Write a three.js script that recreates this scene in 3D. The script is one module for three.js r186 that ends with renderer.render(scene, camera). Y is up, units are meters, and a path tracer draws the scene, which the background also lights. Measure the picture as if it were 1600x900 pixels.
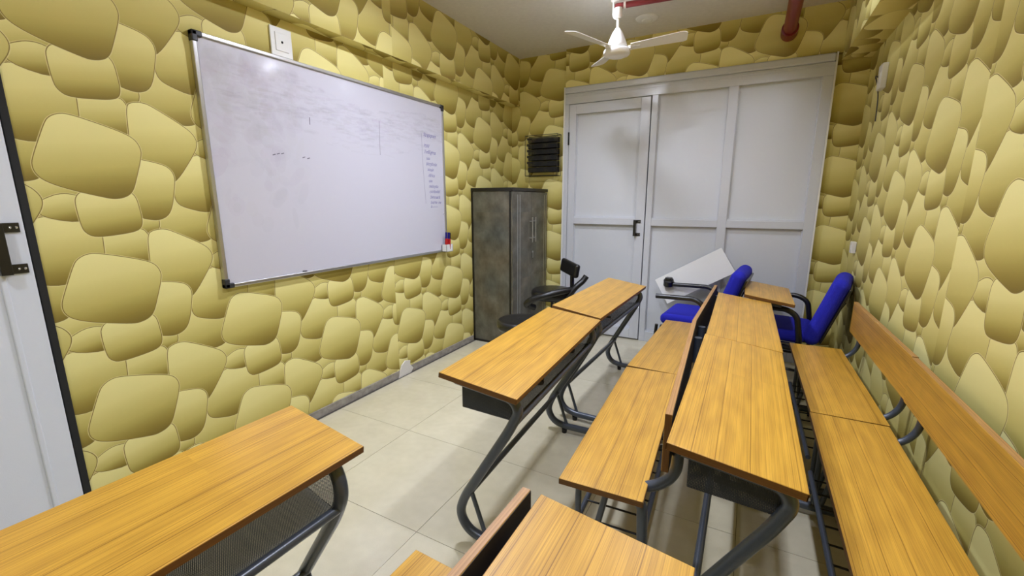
import * as THREE from 'three';
import { RoundedBoxGeometry } from 'three/addons/geometries/RoundedBoxGeometry.js';
import { mergeGeometries } from 'three/addons/utils/BufferGeometryUtils.js';
import { RectAreaLightUniformsLib } from 'three/addons/lights/RectAreaLightUniformsLib.js';
import { ImprovedNoise } from 'three/addons/math/ImprovedNoise.js';

// ---------- camera, renderer, lights ----------
const scene = new THREE.Scene();
scene.background = new THREE.Color(0x0c0c0c);
const D2R = Math.PI / 180;
const camera = new THREE.PerspectiveCamera(2 * Math.atan(450 / 678.36) / D2R, 16 / 9, 0.05, 40);
camera.position.set(0, 1.36, 0);
camera.rotation.order = 'YXZ';
camera.rotation.set(-11.442 * D2R, 28.544 * D2R, -0.103 * D2R);
const renderer = new THREE.WebGLRenderer({ antialias: true });
renderer.toneMapping = THREE.LinearToneMapping;
renderer.toneMappingExposure = 1.8;
renderer.shadowMap.enabled = true;
RectAreaLightUniformsLib.init();
const LAMP_NITS = 159, LAMP_SIZE = 0.14;
const LAMP_COLOR = new THREE.Color(0.93, 0.985, 1.18);
const LAMPS = [[-1.16, -3.05, 1.2, 0.07], [0.0, -3.12, 0.45, 0], [-1.22, -2.05, 2.0, 0], [0.0, -1.2, 1.6, 0], [-1.22, 0.45, 0.95, 0], [0.0, 0.75, 0.4, 0]];

// ---------- room numbers (metres) ----------
const XL = -2.31, XR = 0.665, ZB = -4.25, ZP = -4.2, ZF = 1.7, H = 2.765, T = 0.14;
const PX0 = -1.69, PX1 = 0.445, PTOP = 2.423;

// ---------- helpers ----------
const rnd = (s => () => ((s = (s * 1664525 + 1013904223) >>> 0) / 4294967296))(20240);
const noise = new ImprovedNoise();
const used = {};
function numbered(name) { const n = used[name] = (used[name] ?? -1) + 1; return n ? `${name}_${String(n).padStart(3, '0')}` : name; }
function shade(o) { o.castShadow = true; o.receiveShadow = true; return o; }
function group(name, label, category, pos = [0, 0, 0], turn = 0, grp) {
  const g = new THREE.Group(); g.name = numbered(name); g.position.set(...pos); g.rotation.y = turn;
  g.userData = { label, category }; if (grp) g.userData.group = grp;
  scene.add(g); return g;
}
function part(parent, name, geo, mat, label) {
  const m = shade(new THREE.Mesh(Array.isArray(geo) ? merge(geo) : geo, mat)); m.name = name;
  if (label) m.userData.label = label;
  parent.add(m); return m;
}
function struct(name, geo, mat) { const m = part(scene, numbered(name), geo, mat); m.userData.kind = 'structure'; return m; }
function merge(list) {
  return mergeGeometries(list.map(g => { g = g.index ? g.toNonIndexed() : g; for (const k of Object.keys(g.attributes)) if (!['position', 'normal', 'uv'].includes(k)) g.deleteAttribute(k); g.morphAttributes = {}; g.clearGroups(); return g; }));
}
// uv in metres by dominant normal; f(x,y,z,nx,ny,nz) -> [u,v] may replace it
function uvBy(g, f) {
  g = g.index ? g.toNonIndexed() : g; g.clearGroups();
  const p = g.attributes.position, n = g.attributes.normal, uv = new Float32Array(p.count * 2);
  for (let i = 0; i < p.count; i += 3) {
    const nx = n.getX(i) + n.getX(i + 1) + n.getX(i + 2), ny = n.getY(i) + n.getY(i + 1) + n.getY(i + 2), nz = n.getZ(i) + n.getZ(i + 1) + n.getZ(i + 2);
    for (let j = i; j < i + 3; j++) {
      const x = p.getX(j), y = p.getY(j), z = p.getZ(j);
      let r;
      if (f) r = f(x, y, z, nx, ny, nz);
      else if (Math.abs(ny) >= Math.abs(nx) && Math.abs(ny) >= Math.abs(nz)) r = [x, z];
      else if (Math.abs(nx) >= Math.abs(nz)) r = [y, z];
      else r = [x, y];
      uv[2 * j] = r[0]; uv[2 * j + 1] = r[1];
    }
  }
  g.setAttribute('uv', new THREE.BufferAttribute(uv, 2)); return g;
}
function box(x0, x1, y0, y1, z0, z1, r = 0) {
  const w = Math.abs(x1 - x0), h = Math.abs(y1 - y0), d = Math.abs(z1 - z0);
  const g = r ? new RoundedBoxGeometry(w, h, d, 2, r) : new THREE.BoxGeometry(w, h, d);
  g.translate((x0 + x1) / 2, (y0 + y1) / 2, (z0 + z1) / 2); return g;
}
function cyl(r0, r1, y0, y1, x = 0, z = 0, seg = 20) { const g = new THREE.CylinderGeometry(r1, r0, y1 - y0, seg); g.translate(x, (y0 + y1) / 2, z); return g; }
// swept tube through corner points; bend = corner radius
function pipe(pts, r, bend = 0.05, seg = 12) {
  const P = pts.map(p => new THREE.Vector3(...p)), line = [];
  for (let i = 0; i < P.length; i++) {
    if (i === 0 || i === P.length - 1) { line.push(P[i]); continue; }
    const a = P[i - 1].clone().sub(P[i]), b = P[i + 1].clone().sub(P[i]);
    const d = Math.min(bend, a.length() * 0.49, b.length() * 0.49);
    a.setLength(d).add(P[i]); b.setLength(d).add(P[i]);
    for (let k = 0; k <= 7; k++) { const t = k / 7; line.push(a.clone().multiplyScalar((1 - t) ** 2).addScaledVector(P[i], 2 * t * (1 - t)).addScaledVector(b, t * t)); }
  }
  return sweep(line, r, seg);
}
function sweep(line, r, seg = 12) {
  const pos = [], nor = [], uv = [], idx = []; let N = null;
  const rad = i => (typeof r === 'function' ? r(i / (line.length - 1)) : r);
  for (let i = 0; i < line.length; i++) {
    const t = line[Math.min(i + 1, line.length - 1)].clone().sub(line[Math.max(i - 1, 0)]).normalize();
    if (!N) { N = new THREE.Vector3(0, 1, 0); if (Math.abs(t.y) > 0.9) N.set(1, 0, 0); }
    N.addScaledVector(t, -N.dot(t)).normalize();
    const B = t.clone().cross(N);
    for (let k = 0; k <= seg; k++) {
      const a = k / seg * Math.PI * 2, d = N.clone().multiplyScalar(Math.cos(a)).addScaledVector(B, Math.sin(a));
      pos.push(line[i].x + d.x * rad(i), line[i].y + d.y * rad(i), line[i].z + d.z * rad(i)); nor.push(d.x, d.y, d.z); uv.push(k / seg, i * 0.02);
    }
  }
  const w = seg + 1;
  for (let i = 0; i < line.length - 1; i++) for (let k = 0; k < seg; k++) { const a = i * w + k, b = a + w; idx.push(a, a + 1, b, b, a + 1, b + 1); }
  for (const e of [0, line.length - 1]) {                                 // flat caps
    const c = pos.length / 3, t = (e ? line[e].clone().sub(line[e - 1]) : line[0].clone().sub(line[1])).normalize();
    pos.push(line[e].x, line[e].y, line[e].z); nor.push(t.x, t.y, t.z); uv.push(0, 0);
    for (let k = 0; k <= seg; k++) { const s = (e * w + k) * 3; pos.push(pos[s], pos[s + 1], pos[s + 2]); nor.push(t.x, t.y, t.z); uv.push(0, 0); }
    for (let k = 0; k < seg; k++) e ? idx.push(c, c + 1 + k, c + 2 + k) : idx.push(c, c + 2 + k, c + 1 + k);
  }
  const g = new THREE.BufferGeometry();
  g.setAttribute('position', new THREE.Float32BufferAttribute(pos, 3)); g.setAttribute('normal', new THREE.Float32BufferAttribute(nor, 3));
  g.setAttribute('uv', new THREE.Float32BufferAttribute(uv, 2)); g.setIndex(idx); return g;
}
function lathe(pts, seg = 32) { return new THREE.LatheGeometry(pts.map(p => new THREE.Vector2(...p)), seg); }
function canvasTex(w, h, draw, srgb = true) {
  const c = document.createElement('canvas'); c.width = w; c.height = h; draw(c.getContext('2d'), w, h);
  const t = new THREE.CanvasTexture(c); t.wrapS = t.wrapT = THREE.RepeatWrapping; if (srgb) t.colorSpace = THREE.SRGBColorSpace; t.anisotropy = 8; return t;
}
function pixelTex(w, h, f, srgb = true) {                                   // f(x, y) -> [r, g, b] 0..255
  const d = new Uint8Array(w * h * 4);
  for (let y = 0; y < h; y++) for (let x = 0; x < w; x++) { const c = f(x, y), i = (y * w + x) * 4; d[i] = c[0]; d[i + 1] = c[1]; d[i + 2] = c[2]; d[i + 3] = 255; }
  const t = new THREE.DataTexture(d, w, h); t.wrapS = t.wrapT = THREE.RepeatWrapping; t.magFilter = THREE.LinearFilter; t.minFilter = THREE.LinearMipmapLinearFilter; t.generateMipmaps = true;
  if (srgb) t.colorSpace = THREE.SRGBColorSpace; t.needsUpdate = true; return t;
}
const clamp8 = v => Math.max(0, Math.min(255, v));
const std = (color, roughness, extra = {}) => new THREE.MeshStandardMaterial({ color, roughness, ...extra });
const phys = (color, roughness, extra = {}) => new THREE.MeshPhysicalMaterial({ color, roughness, ...extra });

// ---------- materials ----------
// the wallpaper is a flat print of piled, padded pebbles; millimetres around the big pebble
const PEBBLES = {
  S11: [[354, -357], [405, -340], [530, -391], [560, -440], [460, -470], [380, -440], [340, -395]],
  S6: [[240, -150], [296, -160], [470, -200], [470, -270], [425, -330], [404, -357], [350, -365], [287, -340], [206, -295], [208, -258]],
  S7: [[135, -225], [207, -230], [207, -292], [167, -310], [125, -300]],
  S8: [[0, -290], [50, -290], [117, -290], [143, -288], [158, -311], [162, -342], [160, -440], [-6, -440]],
  S5: [[375, -485], [494, -505], [560, -530], [556, -576], [553, -680], [483, -700], [453, -722], [420, -759], [312, -728], [287, -704], [283, -668], [290, -611], [339, -556]],
  S10: [[395, -440], [413, -426], [454, -407], [494, -409], [530, -430], [530, -522], [386, -493]],
  S4: [[158, 218], [182, 233], [216, 237], [245, 229], [373, 154], [401, 120], [406, 88], [388, 46], [297, -88], [270, -80], [221, -40], [150, -30], [150, 65], [152, 120]],
  S3: [[150, 5], [169, 4], [253, -12], [282, -32], [294, -65], [284, -120], [266, -197], [244, -236], [210, -252], [179, -250], [140, -238], [120, -188], [120, -100]],
  S2: [[-58, -175], [-50, -150], [-35, -135], [24, -128], [105, -130], [125, -136], [139, -160], [144, -215], [146, -252], [139, -281], [117, -297], [50, -307], [-18, -311], [-42, -294], [-52, -268]],
  B: [[-101, 106], [-86, 134], [-56, 152], [-25, 153], [54, 131], [131, 105], [166, 84], [181, 53], [181, 20], [147, -85], [131, -128], [109, -150], [75, -160], [48, -158], [-66, -125], [-128, -97], [-150, -69], [-154, -37], [-144, -4], [-120, 58]],
};
const PU = 1.106, PV = 0.53;                                                  // one full repeat of the print
const wallpaper = canvasTex(2048, 1024, (c, W, Hh) => {
  const sx = W / PU / 1000, sy = Hh / PV / 1000;
  c.fillStyle = '#a8923f'; c.fillRect(0, 0, W, Hh);
  for (const [key, raw] of Object.entries(PEBBLES)) {
    let p = raw.map(q => [q[0], q[1]]);
    for (let k = 0; k < 2; k++) p = p.flatMap((a, i) => { const b = p[(i + 1) % p.length]; return [[a[0] * .75 + b[0] * .25, a[1] * .75 + b[1] * .25], [a[0] * .25 + b[0] * .75, a[1] * .25 + b[1] * .75]]; });
    const ys = p.map(q => q[1]), y0 = Math.min(...ys), y1 = Math.max(...ys), xs = p.map(q => q[0]), x0 = Math.min(...xs), x1 = Math.max(...xs);
    const low = { S11: 1, S6: 1, S7: 1, S8: .5, S10: .4 }[key] ?? 0;
    for (let i = -2; i <= 3; i++) for (let j = -2; j <= 3; j++) {
      const ox = i * 553 + 20, oy = j * 530 + (Math.abs(i) % 2) * 265;
      const X = x => (x + ox) * sx, Y = y => Hh - (y + oy) * sy;
      if (X(x1) < -20 || X(x0) > W + 20 || Y(y0) < -20 || Y(y1) > Hh + 20) continue;
      c.beginPath(); p.forEach((q, k) => (k ? c.lineTo(X(q[0]), Y(q[1])) : c.moveTo(X(q[0]), Y(q[1])))); c.closePath();
      c.lineJoin = 'round';
      c.strokeStyle = 'rgba(230,218,158,0.7)'; c.lineWidth = 20; c.stroke();  // pale rim
      c.strokeStyle = 'rgba(118,98,34,0.9)'; c.lineWidth = 10; c.stroke();     // dark seam
      const g = c.createLinearGradient(X(x0 + (x1 - x0) * .42), Y(y1), X(x0 + (x1 - x0) * .58), Y(y0));
      const mix = (a, b) => `rgb(${a.map((v, k) => Math.round(v + (b[k] - v) * low * .45)).join(',')})`;
      g.addColorStop(0, mix([241, 232, 160], [214, 202, 122])); g.addColorStop(.3, mix([228, 217, 140], [206, 193, 112]));
      g.addColorStop(.62, mix([197, 183, 100], [188, 173, 92])); g.addColorStop(.88, mix([148, 130, 50], [158, 140, 62])); g.addColorStop(1, mix([126, 107, 34], [138, 119, 46]));
      c.fillStyle = g; c.fill();
    }
  }
});
const mWall = std(0xffffff, 0.72, { map: wallpaper });
const mPlaster = std(0xd8d4cc, 0.9);
const ceilTex = pixelTex(512, 512, (x, y) => { const n = noise.noise(x / 20, y / 20, 3) * 5 + noise.noise(x / 5, y / 5, 8) * 4 + rnd() * 5; return [214 + n, 211 + n, 203 + n].map(clamp8); });
ceilTex.repeat.set(1.2, 1.2);
const mCeil = std(0xffffff, 0.95, { map: ceilTex });
// wood-print laminate, grain along v (metres: 0.5 m across, 1.4 m along)
function laminate(base, dark, seed) {
  const W = 1024, Hh = 1024, col = new Float32Array(W), wob = [];
  for (let x = 0; x < W; x++) {
    let s = noise.noise(x / 42, seed, 0) * .26 + noise.noise(x / 11, seed, 4) * .22 + noise.noise(x / 3.5, seed, 9) * .3 + noise.noise(x / 1.7, seed, 14) * .25;
    const l = noise.noise(x / 7.3, seed, 21); if (l > .36) s += (l - .36) * 5;
    const l2 = noise.noise(x / 3.1, seed, 33); if (l2 > .3) s += (l2 - .3) * 5;
    col[x] = s;
  }
  return pixelTex(W, Hh, (x, y) => {
    const w = x + 5 * Math.sin(y / Hh * Math.PI * 2) * noise.noise(x / 220, seed, 2) + 3 * noise.noise(x / 130, Math.sin(y / Hh * 6.283) * 1.6, seed);
    const i = Math.floor(((w % W) + W) % W), f = w - Math.floor(w), s0 = col[i] * (1 - f) + col[(i + 1) % W] * f;
    const fleck = noise.noise(x / 2.2, y / 80, seed) * .26 + noise.noise(x / 60, y / 90, seed + 5) * .2;
    const t = Math.max(0, Math.min(1, .22 + s0 * .55 + fleck));
    return base.map((v, k) => clamp8(v + (dark[k] - v) * t));
  });
}
const woodTex = laminate([213, 164, 60], [138, 96, 26], 3.7);
woodTex.repeat.set(2, 1 / 1.4);
const edgeTex = laminate([122, 80, 26], [66, 40, 12], 8.1); edgeTex.repeat.set(14, 1);
const mWood = phys(0xffffff, 0.36, { map: woodTex, clearcoat: 0.25, clearcoatRoughness: 0.3 });
const topEdgeTex = laminate([186, 142, 86], [122, 80, 38], 5.3); topEdgeTex.repeat.set(9, .7);
const mTopEdge = std(0xffffff, 0.45, { map: topEdgeTex });
const mBackFace = std(0x1e120a, 0.7);
const mWoodEdge = std(0xffffff, 0.5, { map: edgeTex });
const mSteel = phys(0x444c58, 0.36, { metalness: 0.15, clearcoat: 0.5, clearcoatRoughness: 0.3 });
const mRod = std(0x17181a, 0.5);
const meshTex = pixelTex(128, 128, (x, y) => { const a = ((x / 32) % 1) - .5, b = (((y + (Math.floor(x / 32) % 2) * 16) / 32) % 1) - .5; const o = Math.hypot(a, b) < .37 ? 0 : 255; return [o, o, o]; }, false);
meshTex.repeat.set(62, 62);
const mMesh = std(0x33383e, 0.5, { alphaMap: meshTex, alphaTest: 0.5, side: THREE.DoubleSide });
const mRubber = std(0x0b0b0c, 0.6);
const mBlack = phys(0x0d0d0e, 0.32, { clearcoat: 0.4, clearcoatRoughness: 0.4 });
const mVinyl = phys(0x111112, 0.38, { clearcoat: 0.3, clearcoatRoughness: 0.35 });
const mGrey = phys(0xcacdd3, 0.3, { clearcoat: 0.5, clearcoatRoughness: 0.18 });
const panelBump = pixelTex(256, 256, (x, y) => { const v = 128 + noise.noise(x / 4, y / 4, 1) * 60 + noise.noise(x / 2, y / 2, 7) * 50; return [v, v, v]; }, false); panelBump.repeat.set(6, 6);
const mPanel = std(0xcdd0d4, 0.45, { bumpMap: panelBump, bumpScale: 0.0006 });
const mDoorL = std(0xdfe4ee, 0.42, { bumpMap: panelBump, bumpScale: 0.0004 });
const mGap = std(0x1c1d1d, 0.8);
const mAlu = std(0xc4c4c2, 0.3, { metalness: 0.85 });
const mChrome = std(0xd8d8d8, 0.15, { metalness: 1 });
const mPlastic = std(0xe6e6e2, 0.35);
const mWhite = phys(0xeceae4, 0.3, { clearcoat: 0.4 });
const fabricBump = pixelTex(128, 128, (x, y) => { const v = ((x >> 2) + (y >> 2)) % 2 ? 170 : 90; return [v + rnd() * 40, v, v]; }, false); fabricBump.repeat.set(18, 18);
const mBlue = phys(0x1b1eae, 0.9, { sheen: 0.3, sheenColor: new THREE.Color(0x2a30c0), bumpMap: fabricBump, bumpScale: 0.0006 });
const mRed = std(0x7a1f22, 0.4);
const tileTex = pixelTex(512, 512, (x, y) => { const n = noise.noise(x / 90, y / 90, 2) * 7 + noise.noise(x / 22, y / 22, 5) * 4 + rnd() * 4; return [204 + n, 197 + n, 171 + n].map(clamp8); });
tileTex.repeat.set(1.1, 1.1);
const mTile = phys(0xffffff, 0.2, { map: tileTex, clearcoat: 0.35, clearcoatRoughness: 0.12 });
const mGrout = std(0x55504a, 0.9);
const skirtTex = pixelTex(256, 64, (x, y) => { const n = noise.noise(x / 16, y / 9, 2) * 22 + noise.noise(x / 5, y / 4, 5) * 12; return [152 + n, 146 + n, 136 + n].map(clamp8); }); skirtTex.repeat.set(1, 4);
const mSkirt = std(0xffffff, 0.6, { map: skirtTex });
const slateTex = pixelTex(512, 1024, (x, y) => {
  let n = 0, a = 1; for (let k = 0; k < 4; k++) { n += a * noise.noise(x / 110 * 2 ** k, y / 150 * 2 ** k, 3 + k * 5); a *= .6; }
  const w = noise.noise(x / 150, y / 190, 40); const v = 92 + n * 24; return [v + w * 12 + 2, v + w * 4 - 1, v - w * 4 - 12].map(clamp8);
});
slateTex.repeat.set(1.6, .8);
const mSlate = std(0xffffff, 0.42, { map: slateTex });
const mDarkEdge = std(0x15120f, 0.45);

// ---------- floor, ceiling ----------
const TX = 0.587, TZ = 0.612, TX0 = -1.107, TZ0 = -1.195;
const floor = struct('floor', box(XL - T, XR + T, -0.12, -0.0025, ZB - T, ZF + T), mGrout);
for (let i = -3; i <= 3; i++) for (let j = -6; j <= 5; j++) {
  const x0 = Math.max(TX0 + i * TX, XL), x1 = Math.min(TX0 + (i + 1) * TX, XR), z0 = Math.max(TZ0 + j * TZ, ZB), z1 = Math.min(TZ0 + (j + 1) * TZ, ZF);
  if (x1 - x0 < .03 || z1 - z0 < .03) continue;
  const ou = rnd() * 3, ov = rnd() * 3;
  part(floor, 'floor_tile', uvBy(box(x0 + .001, x1 - .001, -0.012, 0, z0 + .001, z1 - .001), (x, y, z) => [x + ou, z + ov]), mTile);
}
const [hx, hz] = LAMPS[0], hs = LAMP_SIZE / 2 + .006;                         // one lamp is let into the ceiling
struct('ceiling', [box(XL - T, hx - hs, H, H + .14, ZB - T, ZF + T), box(hx + hs, XR + T, H, H + .14, ZB - T, ZF + T), box(hx - hs, hx + hs, H, H + .14, ZB - T, hz - hs), box(hx - hs, hx + hs, H, H + .14, hz + hs, ZF + T)].map(g => uvBy(g)), mCeil);

// ---------- walls with printed paper ----------
// b = [u0, v0] of one big pebble in that strip of paper
const OX = 0.02 / PU;
const leftMap = b => (x, y, z, nx, ny) => (Math.abs(ny) > Math.abs(nx) ? [(-z - b[0]) / PU + OX, (y + x - b[1]) / PV] : [(-z - b[0]) / PU + OX, (y - b[1]) / PV]);
const rightMap = b => (x, y, z, nx, ny) => (Math.abs(ny) > Math.abs(nx) ? [(z - b[0]) / PU + OX, (y - x - b[1]) / PV] : [(z - b[0]) / PU + OX, (y - b[1]) / PV]);
const backMap = b => (x, y, z, nx, ny) => [(x - b[0]) / PU + OX, ((Math.abs(ny) > .5 ? y + z : y) - b[1]) / PV];
const SEAM = -2.4, DZ = -0.571;                                               // paper seam, door edge
struct('wall_left', [
  uvBy(box(XL - T, XL, 0, H, SEAM, DZ), leftMap([0.757, 0.999])),
  uvBy(box(XL - T, XL, 0, H, ZB - T, SEAM), leftMap([3.105, 0.642])),
  uvBy(box(XL - T, XL, 2.08, H, DZ, 0.36), leftMap([0.757, 0.999])),
  uvBy(box(XL - T, XL, 0, H, 0.36, ZF), leftMap([0.757, 0.999])),
], mWall);
struct('wall_left_beam', [
  uvBy(box(XL, -2.215, 2.31, H, SEAM, ZF), leftMap([0.72, 0.96])),
  uvBy(box(XL, -2.215, 2.31, H, ZB, SEAM), leftMap([2.97, 2.61])),
], mWall);
struct('wall_right', [
  uvBy(box(XR, XR + T, 0, H, -2.16, ZF), rightMap([-1.785, 1.263])),
  uvBy(box(XR, XR + T, 0, H, ZB - T, -2.16), rightMap([-2.53, 1.095])),
], mWall);
struct('wall_right_beam', uvBy(box(0.485, XR, 2.375, H, ZB, ZF), rightMap([-2.4, 1.2])), mWall);
struct('wall_back', [
  uvBy(box(XL - T, PX0, 0, H, ZB - T, ZB), backMap([-1.83, 1.42])),
  uvBy(box(PX0, PX1 + .2, PTOP, H, ZB - T, ZP), backMap([-1.05, 2.60])),
  uvBy(box(PX1, XR + T, 0, PTOP, ZB - T, ZB - .02), backMap([0.55, 1.537])),
  uvBy(box(PX1 + .2, XR + T, PTOP, H, ZB - T, ZB), backMap([0.55, 1.537])),
  uvBy(box(PX0, PX1, 0, PTOP, ZB - T, ZB - .02), backMap([0.55, 1.537])),
], mWall);
struct('wall_front', uvBy(box(XL - T, XR + T, 0, H, ZF, ZF + T), backMap([0, 1])), mWall);

// ---------- skirting ----------
const skirt = struct('baseboard_left', uvBy(box(XL, XL + .012, 0, .052, -3.43, DZ - .03), (x, y, z) => [z, y]), mSkirt);
part(skirt, 'plaster_patch', (() => { const s = new THREE.Shape(); [[-.075, 0], [.06, 0], [.085, .03], [.05, .07], [.055, .1], [0, .115], [-.04, .09], [-.06, .05]].forEach((p, i) => i ? s.lineTo(...p) : s.moveTo(...p)); const g = new THREE.ExtrudeGeometry(s, { depth: .006, bevelEnabled: true, bevelSize: .003, bevelThickness: .003, bevelSegments: 1 }); g.rotateY(Math.PI / 2); g.translate(XL + .01, 0, -2.45); return g; })(), mPlaster, 'crumbled white plaster patch');

// ---------- partition with its door (grey boarded frame) ----------
const RAIL = 1.155, DT = 2.268;
const partition = struct('wall_partition', [
  box(PX0, PX1, PTOP - .06, PTOP, ZB - .02, ZP + .016, .014),                                 // top fillet
  box(PX0, PX1, DT, PTOP - .06, ZB - .02, ZP, .003),
  box(PX0, PX0 + .042, 0, DT, ZB - .02, ZP, .003),                                           // stiles
  box(-.866, -.812, 0, DT, ZB - .02, ZP, .003), box(-.254, -.182, 0, DT, ZB - .02, ZP, .003), box(.376, PX1, 0, DT, ZB - .02, ZP, .003),
  box(-.812, -.254, RAIL - .032, RAIL + .032, ZB - .02, ZP, .003), box(-.182, .376, RAIL - .032, RAIL + .032, ZB - .02, ZP, .003),
  box(-.812, -.254, 0, .1, ZB - .02, ZP, .003), box(-.182, .376, 0, .1, ZB - .02, ZP, .003),
], mGrey);
for (const [a, b, c, d] of [[-.812, -.254, RAIL + .032, DT], [-.182, .376, RAIL + .032, DT], [-.812, -.254, .1, RAIL - .032], [-.182, .376, .1, RAIL - .032]]) {
  const p = part(partition, 'panel', uvBy(box(a - .003, b + .003, c - .003, d + .003, ZB - .02, ZP - .036)), mPanel);
  part(p, 'bead', [box(a, a + .006, c, d, ZP - .038, ZP - .02), box(b - .006, b, c, d, ZP - .038, ZP - .02), box(a, b, c, c + .01, ZP - .038, ZP - .01)], mGrey);
}
part(partition, 'moulding', [box(PX0, PX1, 2.352, 2.36, ZP - .005, ZP + .006, .002), box(PX0 + .001, PX1 - .001, 2.333, 2.338, ZP - .005, ZP + .003)], mGrey);
part(partition, 'edge_trim', [box(PX0 - .014, PX0, 0, PTOP + .004, ZB - .01, ZP + .002), box(PX1, PX1 + .012, 0, PTOP + .004, ZB - .01, ZP + .002)], mPlastic, 'white edge trim');
part(partition, 'door_gap', box(PX0 + .042, -.866, 0.002, DT, ZB - .02, ZB - .015), mGap);
const dx0 = PX0 + .047, dx1 = -.874, dt = DT - .006;
const door1 = struct('door_1', [
  box(dx0, dx0 + .07, .012, dt, ZB - .01, ZP + .004, .003), box(dx1 - .085, dx1, .012, dt, ZB - .01, ZP + .004, .003),
  box(dx0 + .07, dx1 - .085, dt - .09, dt, ZB - .01, ZP + .004, .003), box(dx0 + .07, dx1 - .085, RAIL - .03, RAIL + .035, ZB - .01, ZP + .004, .003), box(dx0 + .07, dx1 - .085, .012, .11, ZB - .01, ZP + .004, .003),
], mGrey);
for (const [c, d] of [[RAIL + .035, dt - .09], [.11, RAIL - .03]]) {
  const a = dx0 + .07, b = dx1 - .085, p = part(door1, 'panel', uvBy(box(a - .003, b + .003, c - .003, d + .003, ZB - .01, ZP - .033)), mPanel);
  part(p, 'bead', [box(a, a + .006, c, d, ZP - .035, ZP - .018), box(b - .006, b, c, d, ZP - .035, ZP - .018), box(a, b, c, c + .01, ZP - .035, ZP - .008)], mGrey);
}
// pull handle: plate feet with screws, standing-off grip; built facing +z, feet pointing +x
function pullHandle(parent, s) {
  const h = part(parent, 'door_handle', [box(-.012 * s, .012 * s, -.075 * s, .075 * s, .02 * s, .032 * s, .003), box(-.012 * s, .05 * s, .047 * s, .075 * s, 0, .006, .001), box(-.012 * s, .05 * s, -.075 * s, -.047 * s, 0, .006, .001),
    box(-.012 * s, .012 * s, .047 * s, .075 * s, 0, .03 * s), box(-.012 * s, .012 * s, -.075 * s, -.047 * s, 0, .03 * s)], mBlack, 'black pull handle');
  part(h, 'screw', [1, -1].flatMap(k => [.03, .043].map(x => { const g = new THREE.SphereGeometry(.0042 * s, 8, 6); g.translate(x * s, k * .061 * s, .006); return g; })), mChrome);
  return h;
}
pullHandle(door1, 1).position.set(-.955, 1.1, ZP + .004);
part(door1, 'hinge', [1.95, .35].map(y => cyl(.008, .008, y - .06, y + .06, dx0 - .002, ZP + .006, 10)), mGap);

// ---------- grey door in the whiteboard wall ----------
const door2 = struct('door_2', [box(XL - .09, XL + .012, 0.005, 2.05, -.545, .33, .003)], mDoorL);
part(door2, 'stile', [box(XL + .004, XL + .018, .005, 2.05, -.545, -.47, .004), box(XL + .004, XL + .018, .005, 2.05, .255, .33, .004)], mDoorL);
part(door2, 'bead', [box(XL + .008, XL + .021, .005, 2.05, -.475, -.457, .005)], mDoorL);
const h2 = pullHandle(door2, 1.2); h2.rotation.y = Math.PI / 2; h2.position.set(XL + .018, 1.195, -.472);
struct('trim_1', [box(XL - .05, XL + .008, 0, 2.08, -.572, -.549, .002), box(XL - .05, XL + .008, 2.05, 2.08, -.572, .36, .002), box(XL - .05, XL + .008, 0, 2.08, .334, .36, .002)], mGap);

// ---------- ceiling lamps: glowing panel + area light ----------
LAMPS.forEach(([x, z, power, deep], i) => {
  const where = ['closest to the fan', 'by the partition beside the red pipe', 'between fan and whiteboard', 'above the bench by the wall', 'just outside the photo by the grey door', 'just outside the photo over the near desks'][i];
  const g = group('ceiling_lamp', `square white ceiling lamp ${where}`, 'lamp', [x, H + deep, z], 0, 'square ceiling lamps');
  const s = LAMP_SIZE / 2, lip = deep ? -deep : -.028, rim = deep ? .006 : .01;   // deep: set up into a hole in the ceiling
  part(g, 'housing', [box(-s - rim, s + rim, lip, 0, -s - rim, -s), box(-s - rim, s + rim, lip, 0, s, s + rim), box(-s - rim, -s, lip, 0, -s, s), box(s, s + rim, lip, 0, -s, s), box(-s, s, 0, .01, -s, s)], mPlastic);
  const d = part(g, 'diffuser', box(-s, s, -.006, 0, -s, s), new THREE.MeshStandardMaterial({ color: 0xffffff, emissive: LAMP_COLOR, emissiveIntensity: 8, roughness: .6 }));
  d.castShadow = false;
  const L = new THREE.RectAreaLight(LAMP_COLOR, LAMP_NITS * power, LAMP_SIZE, LAMP_SIZE);
  L.position.set(0, -.008, 0); L.rotation.x = -Math.PI / 2; g.add(L);
});

// ---------- school desks with attached bench ----------
// local axes: x from the writing edge towards the bench, -z away from the camera
const YL = .742, YR = .70;
function slab(x0, x1, y0, y1, len, mat, th = .022, tilt) {                   // board running along z from 0 to -len
  const ou = rnd() * .5, ov = rnd() * 1.4;
  const w = Math.hypot(x1 - x0, y1 - y0), g = uvBy(new RoundedBoxGeometry(w, th, len, 2, .0018), (x, y, z, nx, ny) => (Math.abs(ny) > Math.abs(nx) ? [x + ou, z + ov] : [y + ou, z + ov]));
  const e = .0006, ed = (a, b, c, d) => uvBy(box(a, b, -th / 2 + .0015, th / 2 - .0018, c, d), (x, y, z, nx, ny, nz) => [y + .3, (Math.abs(nz) > .5 ? x : z)]);
  const band = merge([ed(-w / 2 - e, -w / 2 + .002, -len / 2 - e, len / 2 + e), ed(w / 2 - .002, w / 2 + e, -len / 2 - e, len / 2 + e), ed(-w / 2, w / 2, len / 2 - .002, len / 2 + e), ed(-w / 2, w / 2, -len / 2 - e, -len / 2 + .002)]);
  for (const q of [g, band]) { q.translate(0, -th / 2, 0); q.rotateZ(Math.atan2(y1 - y0, x1 - x0)); q.translate((x0 + x1) / 2, (y0 + y1) / 2, -len / 2); }
  return [g, band];
}
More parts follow.
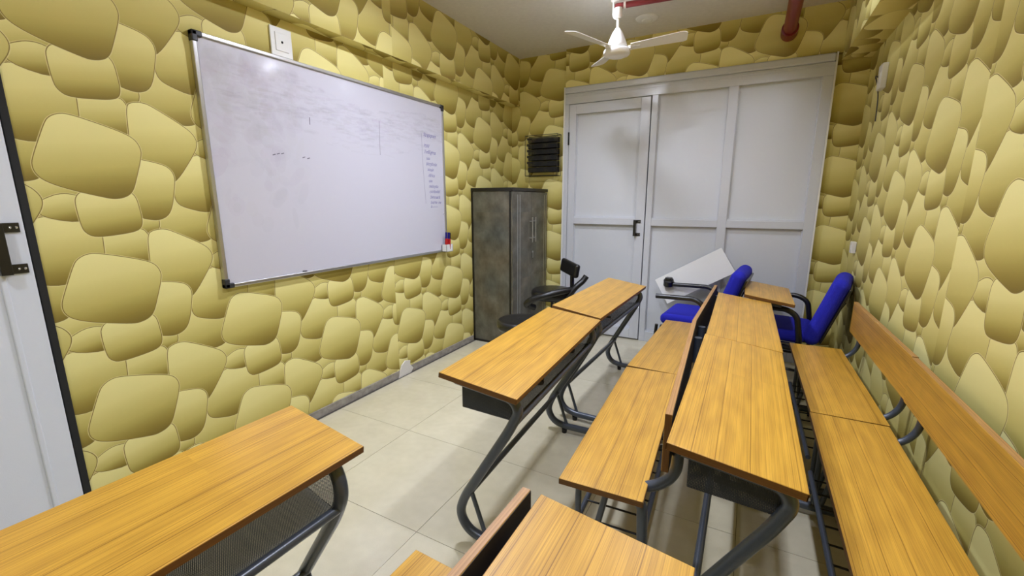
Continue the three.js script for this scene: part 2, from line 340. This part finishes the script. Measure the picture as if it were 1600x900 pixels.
function board(parent, name, a, label) { const m = part(parent, name, a[0], mWood, label); for (const e of [a[1]].flat()) part(m, 'edge_band', e, mWoodEdge); return m; }
function deskTopAndFrame(g, W, len, baseTo, inset = .062, ry = .572) {
  board(g, 'desktop', slab(0, W, YL, YR, len));
  const z0 = -inset, z1 = -len + inset, r = .019;
  for (const z of [z0, z1]) {
    const f = part(g, 'end_frame', pipe([[.035, YL - .045, z], [W - .045, YR - .035, z], [W - .02, .05 + ry, z], [W - .06, ry - .035, z], [.055, .20, z], [.032, .125, z], [.07, .06, z], [.14, .042, z], [baseTo, .042, z]], r, .05, 14), mSteel);
    part(f, 'brace', pipe([[.085, .25, z], [.155, .05, z]], .009, .02, 8), mSteel);
    for (const fx of [.14, baseTo - .06]) part(f, 'rubber_foot', cyl(.014, .017, 0, .026, fx, z, 12), mRubber);
  }
  part(g, 'shelf_rail', pipe([[W - .038, ry, z0], [W - .038, ry, z1]], .0135, .02, 10), mSteel);
  part(g, 'foot_rail', pipe([[.092, .245, z0], [.092, .245, z1]], .0135, .02, 10), mSteel);
  const sx0 = .052, sx1 = W - .04, sw = Math.hypot(sx1 - sx0, .583 - ry), tilt = -Math.atan2(.583 - ry, sx1 - sx0);
  const tray = uvBy(box(-sw / 2, sw / 2, -.00125, .00125, z1 + .012, z0 - .012)); tray.rotateZ(tilt); tray.translate((sx0 + sx1) / 2, (.583 + ry) / 2, 0);
  const side = z => { const q = new THREE.Shape(); [[sx0, .583], [sx1, ry], [sx1, .685], [sx0, .705]].forEach((p, i) => (i ? q.lineTo(...p) : q.moveTo(...p))); const e = new THREE.ExtrudeGeometry(q, { depth: .0025, bevelEnabled: false }); e.translate(0, 0, z); return uvBy(e); };
  const sh = part(g, 'mesh_shelf', [tray, uvBy(box(sx0 - .002, sx0 + .0005, .583, .712, z1 + .012, z0 - .012)), side(z0 - .014), side(z1 + .0115),
  ], mMesh, 'dark perforated metal shelf');
  part(sh, 'shelf_bracket', box(.07, W - .06, .60, .61, -len * .36 - .006, -len * .36 + .006), mRod);
}
function bench(g, sx, len, backGap, inset = .062) {                              // sx: front edge of the seat
  const z0 = -inset, z1 = -len + inset, w = .272, sr = sx + w, bx = sr + backGap;
  board(g, 'seat', slab(sx, sr, .451, .451, len));
  // backrest: upright board, face towards the seat
  const ou = rnd() * .5, ov = rnd(), bt = .02, bh = .185, yb = .755;
  const bg = uvBy(new RoundedBoxGeometry(bt, bh, len, 2, .002), (x, y, z, nx, ny) => (Math.abs(ny) > Math.abs(nx) ? [x + ou, z + ov] : [y + ou, z + ov]));
  const e = .0006, ends = ([uvBy(box(-bt / 2 + .001, bt / 2 - .001, -bh / 2 + .001, bh / 2 - .001, len / 2 - .002, len / 2 + e), (x, y) => [x, y]), uvBy(box(-bt / 2 + .001, bt / 2 - .001, -bh / 2 + .001, bh / 2 - .001, -len / 2 - e, -len / 2 + .002), (x, y) => [x, y])]);
  const top = uvBy(box(-bt / 2 + .001, bt / 2 - .001, bh / 2 - .002, bh / 2 + e, -len / 2, len / 2), (x, y, z) => [x + .1, z]);
  for (const q of [bg, ...ends, top]) q.translate(bx + bt / 2, yb - bh / 2, -len / 2);
  const br = board(g, 'backrest', [bg, ends]); part(br, 'top_edge', top, mTopEdge); part(br, 'back_face', box(bx + bt - .001, bx + bt + .0012, yb - bh + .001, yb - .001, -len + .001, -.001), mBackFace, 'dark brown back face');
  for (const z of [z0, z1]) {
    const zi = z + (z === z0 ? -.045 : .045);
    part(g, 'bench_post', pipe([[sr - .06, .042, z], [sr + .012, .06, z], [sr + .002, .16, z], [sr - .01, .40, z], [sr - .06, .418, z], [sx + .03, .418, z]], .0175, .05, 12), mSteel);
    part(g, 'front_post', [pipe([[sx + .05, .425, z], [sx + .05, .05, z]], .011, .02, 8), pipe([[sx + .15, .425, z], [sx + .075, .05, z]], .011, .02, 8)], mSteel);
    const k = backGap < .04 ? .012 : .018;                                       // back support sweeps out and up behind the board
    part(g, 'back_support', pipe([[sr - .12, .418, zi], [sr + .01, .432, zi], [bx + bt + k, .50, zi], [bx + bt + k, .70, zi]], backGap < .04 ? .0125 : .018, .075, 12), mSteel);
  }
  const ry = .2;
  part(g, 'rack_rail', pipe([[sx + .025, ry, z0], [sx + .025, ry, z1]], .011, .02, 8), mSteel);
  part(g, 'rack_rail', pipe([[sr - .015, ry, z0], [sr - .015, ry, z1]], .011, .02, 8), mSteel);
  for (let z = z0 - .09; z > z1 + .03; z -= .098) part(g, 'rack_rod', pipe([[sx + .025, ry + .006, z], [sr - .015, ry + .006, z]], .004, .02, 6), mRod);
}
const DESKS = 'school desks with attached benches';
function deskUnit(label, x0, z0, turn, len, W, gap, backGap, ry) {
  const g = group('school_desk', label, 'school desk', [x0, 0, z0], turn, DESKS);
  deskTopAndFrame(g, W, len, W + gap + .272 - .06, .062, ry); bench(g, W + gap, len, backGap); return g;
}
deskUnit('wooden school desk nearest the grey door, with its open mesh shelf showing under the top', -1.223, .325, -.03, 1.09, .315, .176, .05, .535);
deskUnit('wooden school desk nearer the camera of the two end to end before the cabinet', -.953, -1.19, .045, 1.10, .316, .156, .045);
deskUnit('wooden school desk at the partition end of the row facing the whiteboard, beside the cabinet', -1.0, -2.346, -.027, 1.085, .302, .166, .045);
deskUnit('wooden school desk cut off by the bottom edge of the photo, behind a backrest', -.34, .33, 0, 1.085, .31, .14, .03);
deskUnit('large wooden school desk along the wall, its mesh side panel and bent leg showing', -.138, -1.095, 0, 1.065, .315, .128, .026);
deskUnit('wooden school desk in the row along the wall, with two blue chairs just beyond it', -.134, -2.1625, .012, 1.055, .315, .128, .026);
{ const g = group('single_school_desk', 'short wooden desk at the partition with a blue chair pushed in under it', 'school desk', [.012, 0, -3.235], 0);
  board(g, 'desktop', slab(0, .29, YL, YR, .60));
  for (const z of [-.06, -.54]) part(g, 'end_frame', pipe([[.22, .675, z], [.05, .69, z], [.04, .05, z], [.05, .02, z], [.25, .02, z]], .016, .05, 12), mSteel);
  part(g, 'foot_rail', pipe([[.043, .2, -.06], [.043, .2, -.54]], .012, .02, 10), mSteel); }

// ---------- whiteboard ----------
{
  const z0 = -3.03, z1 = -1.189, y0 = .927, y1 = 2.114, xf = XL + .024, w = z1 - z0, h = y1 - y0;
  const g = group('whiteboard', 'large wall whiteboard with smudges and a handwritten list of countries', 'whiteboard', [XL, 0, 0]);
  const tex = canvasTex(2048, 1320, (c, W, Hh) => {
    c.fillStyle = '#cbcad5'; c.fillRect(0, 0, W, Hh);
    const U = z => (z1 - z) / w * W, V = y => (y1 - y) / h * Hh;
    const R = (s => () => ((s = (s * 1664525 + 1013904223) >>> 0) / 4294967296))(77);
    for (let i = 0; i < 900; i++) {                                             // wiped, never quite clean
      const t = R(), zz = -1.25 - t * 1.75, yy = 1.9 + .04 * Math.sin(t * 9) - t * .02 + (R() - .5) * (.24 - t * .08) + (R() < .2 ? -.1 : 0);
      c.strokeStyle = `rgba(100,95,106,${.012 + R() * .034})`; c.lineWidth = 3 + R() * 16; c.beginPath();
      const a = U(zz), b = V(yy), q = 30 + R() * 90; c.moveTo(a, b); c.quadraticCurveTo(a + q * .5, b - 12 + R() * 24, a + q, b - 14 + R() * 28); c.stroke();
    }
    for (let i = 0; i < 260; i++) { c.fillStyle = `rgba(110,106,116,${.01 + R() * .02})`; c.beginPath(); c.ellipse(U(-1.2 - R() * .5), V(2.05 - R() * R() * .9), 20 + R() * 70, 14 + R() * 40, R() * 3, 0, 6.3); c.fill(); }
    c.strokeStyle = 'rgba(70,66,80,.8)'; c.lineWidth = 3;
    const seg = (a, b, d, e, s = 3, col = 'rgba(70,66,84,.8)') => { c.strokeStyle = col; c.lineWidth = s; c.beginPath(); c.moveTo(U(a), V(b)); c.lineTo(U(d), V(e)); c.stroke(); };
    seg(-2.316, 1.89, -2.309, 1.668); seg(-1.77, 1.83, -1.768, 1.79, 5); seg(-2.99, 1.243, -3.02, 1.25, 3);
    seg(-2.753, 1.866, -2.758, 1.6, 2.5, 'rgba(90,86,120,.85)'); seg(-2.758, 1.6, -2.775, 1.335, 2.5, 'rgba(90,86,120,.85)');
    for (const [z, y] of [[-1.52, 1.6], [-1.545, 1.607], [-1.57, 1.61], [-1.70, 1.6], [-1.73, 1.597]]) seg(z, y, z - .018, y + .006, 5);
    seg(-1.63, .95, -1.66, .947, 12, 'rgba(60,58,66,.9)');
    const words = [['Singapore', -2.775, 1.848, 46], ['PDSF', -2.775, 1.768, 40], ['Fedligena', -2.78, 1.722, 44], ['usa', -2.80, 1.675, 38], ['Keryfonia', -2.795, 1.632, 42], ['zamia', -2.81, 1.59, 38], ['Africa', -2.815, 1.545, 42], ['uae', -2.82, 1.502, 38], ['malaysia', -2.82, 1.46, 40], ['cumbodel', -2.825, 1.418, 42], ['Denmark', -2.83, 1.374, 42], ['burma  ow', -2.835, 1.334, 38], ['k\u2014\u2014\u2014', -2.835, 1.30, 36]];
    c.fillStyle = 'rgba(76,68,146,.92)';
    for (const [t, z, y, s] of words) { c.font = `italic ${Math.round(s * .84)}px serif`; let x = U(z); for (const ch of t) { c.save(); c.translate(x, V(y) + (R() - .5) * 4); c.rotate((R() - .5) * .16); c.fillText(ch, 0, 0); c.strokeStyle = 'rgba(84,78,150,.4)'; c.lineWidth = .6; c.strokeText(ch, 0, 0); c.restore(); x += c.measureText(ch).width * .9; } }
  });
  const face = uvBy(box(.004, .02, y0 + .012, y1 - .012, z0 + .012, z1 - .012), (x, y, z) => [(z1 - z) / w, (y - y0) / h]);
  part(g, 'board_surface', face, phys(0xffffff, 0.28, { map: tex, clearcoat: 0.6, clearcoatRoughness: 0.12 }));
  for (const q of [box(.002, .03, y0, y0 + .02, z0 + .02, z1 - .02, .005), box(.002, .03, y1 - .02, y1, z0 + .02, z1 - .02, .005), box(.002, .03, y0 + .02, y1 - .02, z0, z0 + .02, .005), box(.002, .03, y0 + .02, y1 - .02, z1 - .02, z1, .005)]) part(g, 'frame_rail', q, mAlu);
  for (const y of [y0, y1]) for (const z of [z0, z1]) part(g, 'corner_cap', [box(.001, .034, Math.min(y, y + (y === y0 ? .045 : -.045)) - .002, Math.max(y, y + (y === y0 ? .045 : -.045)) + .002, z === z0 ? z0 - .002 : z1 - .024, z === z0 ? z0 + .024 : z1 + .002, .006), box(.001, .034, y === y0 ? y0 - .002 : y1 - .024, y === y0 ? y0 + .024 : y1 + .002, z === z0 ? z0 - .002 : z1 - .045, z === z0 ? z0 + .045 : z1 + .002, .006)], std(0x2b2c2e, .5), 'black plastic corner');
}
// marker holder and its pens
{
  const x = XL + .03, z = -2.995, y = .93;
  const g = group('marker_holder', 'small white marker holder at the lower corner of the whiteboard', 'holder', [x, y, z]);
  part(g, 'cup', [box(.0, .004, 0, .062, -.045, .045), box(.044, .048, 0, .062, -.045, .045, .001), box(0, .048, 0, .062, -.045, -.041), box(0, .048, 0, .062, .041, .045), box(0, .048, 0, .004, -.045, .045)], mPlastic);
  const pen = (label, dz, dx, col, len, r) => { const p = group('marker_pen', label, 'marker', [x + .024 + dx, y + .006, z + dz], 0, 'whiteboard markers'); part(p, 'barrel', cyl(r, r, 0, len * .62, 0, 0, 14), col[0]); part(p, 'cap', cyl(r * 1.06, r * 1.0, len * .6, len, 0, 0, 14), col[1]); p.rotation.z = -.05; return p; };
  const red = std(0xb0161c, .35), blue = std(0x1a1a78, .35), wht = std(0xe4e2e4, .4), blk = std(0x1a1420, .4);
  pen('thick red whiteboard marker nearest the board writing in the white holder', .024, .006, [red, red], .105, .0145);
  pen('slim white marker with a blue cap, tallest in the holder', .008, -.01, [wht, blue], .158, .009);
  pen('second red marker in the middle of the white holder', -.006, .012, [red, red], .1, .0115);
  pen('shorter white marker with a dark blue cap in the holder', -.02, -.006, [wht, blue], .155, .0085);
  pen('dark-capped marker at the wall-side end of the holder', -.032, -.004, [blk, blk], .152, .0085);
}
// blank socket plate above the board
{
  const g = group('socket_plate', 'white square blank plate with a cable hole above the whiteboard', 'wall plate', [XL, 2.19, -1.645]);
  part(g, 'plate', box(0, .012, -.072, .072, -.062, .062, .004), mPlastic); part(g, 'cover', box(.01, .016, -.045, .045, -.037, .037, .002), mPlastic);
  part(g, 'cable_hole', (() => { const q = new THREE.CylinderGeometry(.006, .006, .003, 12); q.rotateZ(Math.PI / 2); q.translate(.0165, 0, 0); return q; })(), mGap);
}

// ---------- cabinet ----------
{
  const x0 = XL + .004, x1 = -1.868, zf = -3.445, zb = -4.20, h = 1.44;
  const g = group('cabinet', 'tall two-door cabinet in dark grey stone-look laminate in the corner', 'cabinet');
  part(g, 'side_panel', uvBy(box(x0 + .018, x1 - .02, .02, h, zf - .012, zf - .004)), mSlate);
  part(g, 'side_panel', uvBy(box(x0, x1 - .02, .0, h, zb, zb + .018)), mSlate);
  part(g, 'carcass', [box(x0, x0 + .018, 0, h, zb + .018, zf), box(x1 - .034, x1 - .018, 0, h, zf - .018, zf), box(x0 + .018, x1 - .034, 0, .02, zb, zf), box(x0, x1 - .02, .02, .04, zb + .018, zf - .012), box(x0 + .018, x0 + .024, .02, h, zb + .018, zf - .012)], mDarkEdge);
  part(g, 'top_panel', box(x0, x1 + .004, h, h + .03, zb - .005, zf + .004, .002), mDarkEdge);
  const mid = -3.83;
  for (const [a, b, s] of [[zf - .004, mid + .002, 1], [mid - .002, zb, -1]]) {
    const d = part(g, 'door', uvBy(box(x1 - .018, x1, .03, h - .004, Math.min(a, b), Math.max(a, b), .0015)), mSlate);
    const zi = s > 0 ? a - .095 : b + .075;
    for (const o of [0, -.045]) part(d, 'inlay_strip', box(x1 - .002, x1 + .0015, .05, h - .03, zi + o - .004, zi + o + .004), mAlu);
    const hz = mid + s * .035;
    part(d, 'handle', [pipe([[x1 + .03, .96, hz], [x1 + .03, 1.20, hz]], .0055, .01, 10), pipe([[x1, 1.0, hz], [x1 + .03, 1.0, hz]], .0045, .01, 8), pipe([[x1, 1.16, hz], [x1 + .03, 1.16, hz]], .0045, .01, 8)], mAlu);
    if (s < 0) part(d, 'lock', [(() => { const q = new THREE.CylinderGeometry(.01, .01, .006, 14); q.rotateZ(Math.PI / 2); q.translate(x1 + .002, .86, mid - .03); return q; })(), box(x1 + .004, x1 + .006, .80, .855, mid - .035, mid - .025)], mAlu);
  }
}
// wire tray rack on the back wall
{
  const x0 = -2.10, x1 = -1.745, y0 = 1.605, y1 = 2.0, zw = ZB, zf = ZB + .1;
  const g = group('wire_rack', 'black six-tier wire tray rack hanging on the wall above the cabinet', 'rack', [0, 0, 0]);
  const bar = (a, b, r = .003) => pipe([a, b], r, .01, 6), f = [];
  for (const z of [zw + .004, zf]) { for (const x of [x0, x1]) f.push(bar([x, y0, z], [x, y1, z])); for (const y of [y0, y1]) f.push(bar([x0, y, z], [x1, y, z])); }
  for (const x of [x0, x1]) for (const y of [y0, y1]) f.push(bar([x, y, zw + .004], [x, y, zf]));
  part(g, 'frame', f, mBlack);
  const tm = meshTex.clone(); tm.repeat.set(90, 90);
  const mt = std(0x17181a, .55, { alphaMap: tm, alphaTest: .5, side: THREE.DoubleSide });
  for (let k = 0; k < 6; k++) {
    const y = y0 + .035 + k * .058;
    const t = part(g, 'tray', [uvBy(box(x0 + .03, x1 - .01, y, y + .002, zw + .01, zf - .004)), uvBy(box(x0 + .03, x1 - .01, y, y + .045, zf - .006, zf - .004)), uvBy(box(x0 + .03, x1 - .01, y, y + .05, zw + .008, zw + .01))], mt);
    part(t, 'rim', [bar([x0 + .03, y + .046, zf - .005], [x1 - .01, y + .046, zf - .005], .0025)], mBlack);
    if (k) part(t, 'label_tab', box(x0 + .02, x0 + .075, y + .026, y + .048, zf - .003, zf + .001), mBlack);
  }
}

// ---------- ceiling fan, pipes, disc ----------
const FX = -.928, FZ = -3.24;
{
  const g = group('ceiling_fan', 'white three-blade ceiling fan hanging from the pipe near the partition', 'fan', [FX, 0, FZ]);
  part(g, 'hook', [pipe([[-.035, H, 0], [-.035, 2.6, 0], [-.012, 2.575, 0], [-.012, 2.62, 0]], .007, .02, 8), pipe([[-.05, H - .005, 0], [-.05, 2.69, 0], [.0, 2.70, 0]], .008, .02, 8)], mWhite);
  part(g, 'upper_canopy', lathe([[.001, 2.648], [.026, 2.646], [.028, 2.60], [.022, 2.585], [.012, 2.58]]), mWhite);
  part(g, 'down_rod', cyl(.0105, .0105, 2.45, 2.6, 0, 0, 16), mWhite);
  part(g, 'motor', lathe([[.010, 2.521], [.017, 2.518], [.036, 2.489], [.056, 2.444], [.067, 2.410], [.069, 2.396], [.065, 2.393], [.067, 2.388], [.085, 2.384], [.092, 2.372], [.092, 2.356], [.083, 2.346], [.060, 2.342], [.056, 2.336], [.001, 2.333]]), mWhite);
  for (let k = 0; k < 3; k++) {
    const s = new THREE.Shape(); s.moveTo(.1, -.035); s.lineTo(.42, -.052); s.quadraticCurveTo(.462, -.05, .46, -.02); s.lineTo(.45, .045); s.quadraticCurveTo(.44, .058, .42, .056); s.lineTo(.1, .035); s.closePath();
    const b = new THREE.ExtrudeGeometry(s, { depth: .002, bevelEnabled: true, bevelSize: .0015, bevelThickness: .0015, bevelSegments: 1, curveSegments: 8 });
    b.rotateX(-Math.PI / 2); b.rotateX(-.24); b.rotateZ(.05);
    const blade = part(g, 'blade', b, mWhite); blade.position.y = 2.386; blade.rotation.y = -(-3 + k * 119) * D2R;
    part(blade, 'blade_bracket', [box(.06, .16, .002, .006, -.014, .014, .001), box(.075, .1, -.012, .01, -.02, .02, .004)], mWhite);
  }
}
{
  const g = group('sprinkler_pipe', 'dark red sprinkler pipe under the ceiling with a branch to the fan', 'pipe');
  part(g, 'main_pipe', pipe([[.125, 2.6, ZP], [.125, 2.6, ZF]], .043, .02, 20), mRed);
  part(g, 'coupling', [pipe([[.125, 2.6, ZP + .002], [.125, 2.6, ZP + .13]], .056, .02, 20), pipe([[.125, 2.6, -3.43], [.125, 2.6, -3.27]], .05, .02, 20)], mRed);
  part(g, 'branch_pipe', pipe([[.125, 2.665, -3.36], [.125, 2.665, -3.36 + .001], [-.93, 2.667, -3.262], [-.955, 2.667, -3.26], [-.955, 2.64, -3.26], [-.955, 2.615, -3.26]].filter((_, i) => i !== 1), .019, .02, 14), mRed);
  part(g, 'pipe_clamp', [pipe([[-.9, 2.6665, -3.265], [-.885, 2.6665, -3.2665]], .0225, .01, 14)], mWhite, 'white clamp ring');
}
{
  const g = group('ceiling_disc', 'round white disc fitting on the ceiling behind the fan', 'ceiling fitting', [-.866, H, -3.83]);
  part(g, 'disc', lathe([[.001, -.014], [.05, -.016], [.078, -.012], [.086, -.004], [.088, 0]].reverse()), mPlastic); part(g, 'centre', lathe([[.04, -.012], [.042, -.02], [.03, -.023], [.001, -.024]]), mPlastic);
}

// ---------- switches on the wall with the long bench ----------
{
  const g = group('wall_switch_box', 'white switch box with a hanging black cable high on the wall', 'switch', [XR, 2.12, -3.72]);
  part(g, 'box', box(-.032, 0, -.075, .075, -.05, .05, .005), mPlastic); part(g, 'rocker', box(-.037, -.03, -.03, .03, -.02, .02, .003), mWhite);
  part(g, 'cable', pipe([[-.036, 0, .0], [-.05, .02, -.03], [-.03, -.02, -.055], [-.012, -.1, -.06], [-.01, -.26, -.045]], .0035, .04, 8), mBlack);
  const h = group('wall_socket', 'small white socket low on the wall beyond the blue chair', 'socket', [XR, 1.03, -3.83]);
  part(h, 'box', box(-.028, 0, -.04, .04, -.032, .032, .004), mPlastic); part(h, 'insert', box(-.031, -.026, -.018, .018, -.018, .018, .002), mWhite);
}

// ---------- blue chairs ----------
function cushion(w, h, d, r) { const g = new RoundedBoxGeometry(w, h, d, 6, r); const p = g.attributes.position; for (let i = 0; i < p.count; i++) { const x = p.getX(i) / w * 2, z = p.getZ(i) / d * 2, y = p.getY(i); p.setY(i, y * (1 - .16 * (x * x + z * z) * .5) + (y > 0 ? .006 * (1 - x * x) : 0)); } g.computeVertexNormals(); return g; }
function blueChair(label, pos, disc, turn) {                                             // faces -x; origin on the floor under the seat centre
  const g = group('blue_chair', label, 'chair', pos, turn, 'blue fabric chairs at the partition');
  const s = cushion(.375, .095, .47, .042); s.translate(.02, .438, 0); part(g, 'seat', s, mBlue);
  const b = cushion(.48, .11, .46, .05); b.rotateZ(Math.PI / 2 - .31); b.translate(.3, .628, 0); part(g, 'backrest', b, mBlue);
  const wl = cushion(.40, .018, .42, .008); wl.rotateZ(Math.PI / 2 - .31); wl.translate(.352, .608, 0); part(g, 'back_shell', wl, mBlack);
  for (const z of [-.06, .06]) part(g, 'back_bar', pipe([[.05, .375, z], [.24, .38, z], [.3, .5, z], [.385, .69, z]], .012, .05, 10), mBlack);
  for (const k of [-1, 1]) {
    const a = part(g, 'armrest', pipe([[-.16, .368, k * .2], [.16, .368, k * .262], [.185, .42, k * .272], [.155, .6, k * .275], [.09, .638, k * .275], [!disc ? -.14 : k < 0 ? -.215 : -.19, .628, k * .275]], .0185, .06, 14), mBlack);
    if (disc && k < 0) part(a, 'tablet_mount', [(() => { const q = new THREE.CylinderGeometry(.042, .048, .045, 20); q.rotateX(.5); q.translate(-.24, .645, -.275); return q; })(), box(-.27, -.212, .63, .69, -.3, -.25, .01)], mBlack, 'black round swivel mount');
  }
  part(g, 'seat_rail', [pipe([[-.14, .378, -.19], [.2, .378, -.19]], .011, .02, 10), pipe([[-.14, .378, .19], [.2, .378, .19]], .011, .02, 10)], mChrome);
  for (const x of [-.19, .19]) for (const z of [-.21, .21]) part(g, 'leg', pipe([[x, .385, z], [x * 1.15, .0, z]], .0125, .02, 10), mBlack);
  part(g, 'stretcher', [pipe([[-.2, .2, -.21], [.2, .2, -.21]], .01, .02, 8), pipe([[-.2, .2, .21], [.2, .2, .21]], .01, .02, 8)], mBlack);
  return g;
}
blueChair('blue fabric chair with a round black mount on its arm, before the leaning white panel', [-.375, 0, -3.69], true, -.1);
blueChair('blue fabric chair pushed in at the short desk, its back against the papered wall', [.235, 0, -3.66], false, -.2);

// leaning white panel
{
  const g = group('white_panel', 'plain white rectangular panel leaning askew against the grey partition', 'panel', [-.392, .7, -4.065]);
  part(g, 'board', box(-.305, .305, -.122, .122, -.007, .007, .002), std(0xdcdcd8, .4)); g.rotation.order = 'XZY'; g.rotation.set(-.3, 0, .56);
}

// ---------- black seats by the cabinet ----------
function starBase(g, r, h) {
  part(g, 'gas_post', [cyl(.026, .022, .06, h * .55, 0, 0, 16), cyl(.014, .014, h * .5, h, 0, 0, 12)], mBlack);
  for (let k = 0; k < 5; k++) {
    const a = k * 72 * D2R + .3, x = Math.cos(a), z = Math.sin(a);
    const l = part(g, 'base_arm', pipe([[0, .1, 0], [x * r, .072, z * r]], .016, .02, 8), mBlack);
    part(l, 'caster', [(() => { const q = new THREE.CylinderGeometry(.026, .026, .03, 16); q.rotateX(Math.PI / 2); q.rotateY(-a + 1); q.translate(x * r, .026, z * r); return q; })(), cyl(.008, .008, .04, .075, x * r, z * r, 8)], mBlack);
  }
}
const padGeo = (r, h, t) => lathe([[.001, h - t], [r * .93, h - t], [r * .99, h - t * .75], [r, h - t * .45], [r * .97, h - t * .16], [r * .88, h - t * .03], [r * .6, h], [.001, h + .003]], 40);
{
  const g = group('task_chair', 'black swivel chair with a round seat, curved arms and a small back pad', 'chair', [-1.545, 0, -3.62]);
  part(g, 'seat', padGeo(.195, .56, .085), mVinyl); part(g, 'seat_plate', box(-.09, .09, .455, .475, -.09, .09, .005), mBlack);
  starBase(g, .24, .46);
  const pad = new RoundedBoxGeometry(.27, .125, .05, 5, .022); const bp = part(g, 'back_pad', pad, mVinyl); bp.position.set(.135, .752, -.08); bp.rotation.set(-.1, -.62, -.2);
  part(g, 'back_stem', pipe([[.05, .46, -.03], [.14, .465, -.09], [.155, .52, -.1], [.15, .74, -.1]], .02, .05, 10), mBlack);
  part(g, 'armrest', pipe([[-.12, .40, .14], [-.16, .44, .24], [-.09, .50, .26], [.04, .545, .22], [.14, .57, .13], [.20, .575, .05]], .03, .06, 12), mVinyl);
  part(g, 'armrest', pipe([[.06, .45, .05], [.18, .50, .08], [.235, .60, .05], [.29, .655, .0], [.315, .70, -.02]], .027, .06, 12), mVinyl);
}
{
  const g = group('round_stool', 'black round swivel stool half hidden behind the desk before the cabinet', 'stool', [-1.485, 0, -2.85]);
  part(g, 'seat', padGeo(.175, .47, .08), mVinyl); part(g, 'seat_plate', cyl(.09, .09, .375, .39), mBlack); starBase(g, .22, .38);
}

scene.traverse(o => { if (o.isMesh && !o.name) o.name = 'fitting'; });
renderer.render(scene, camera);
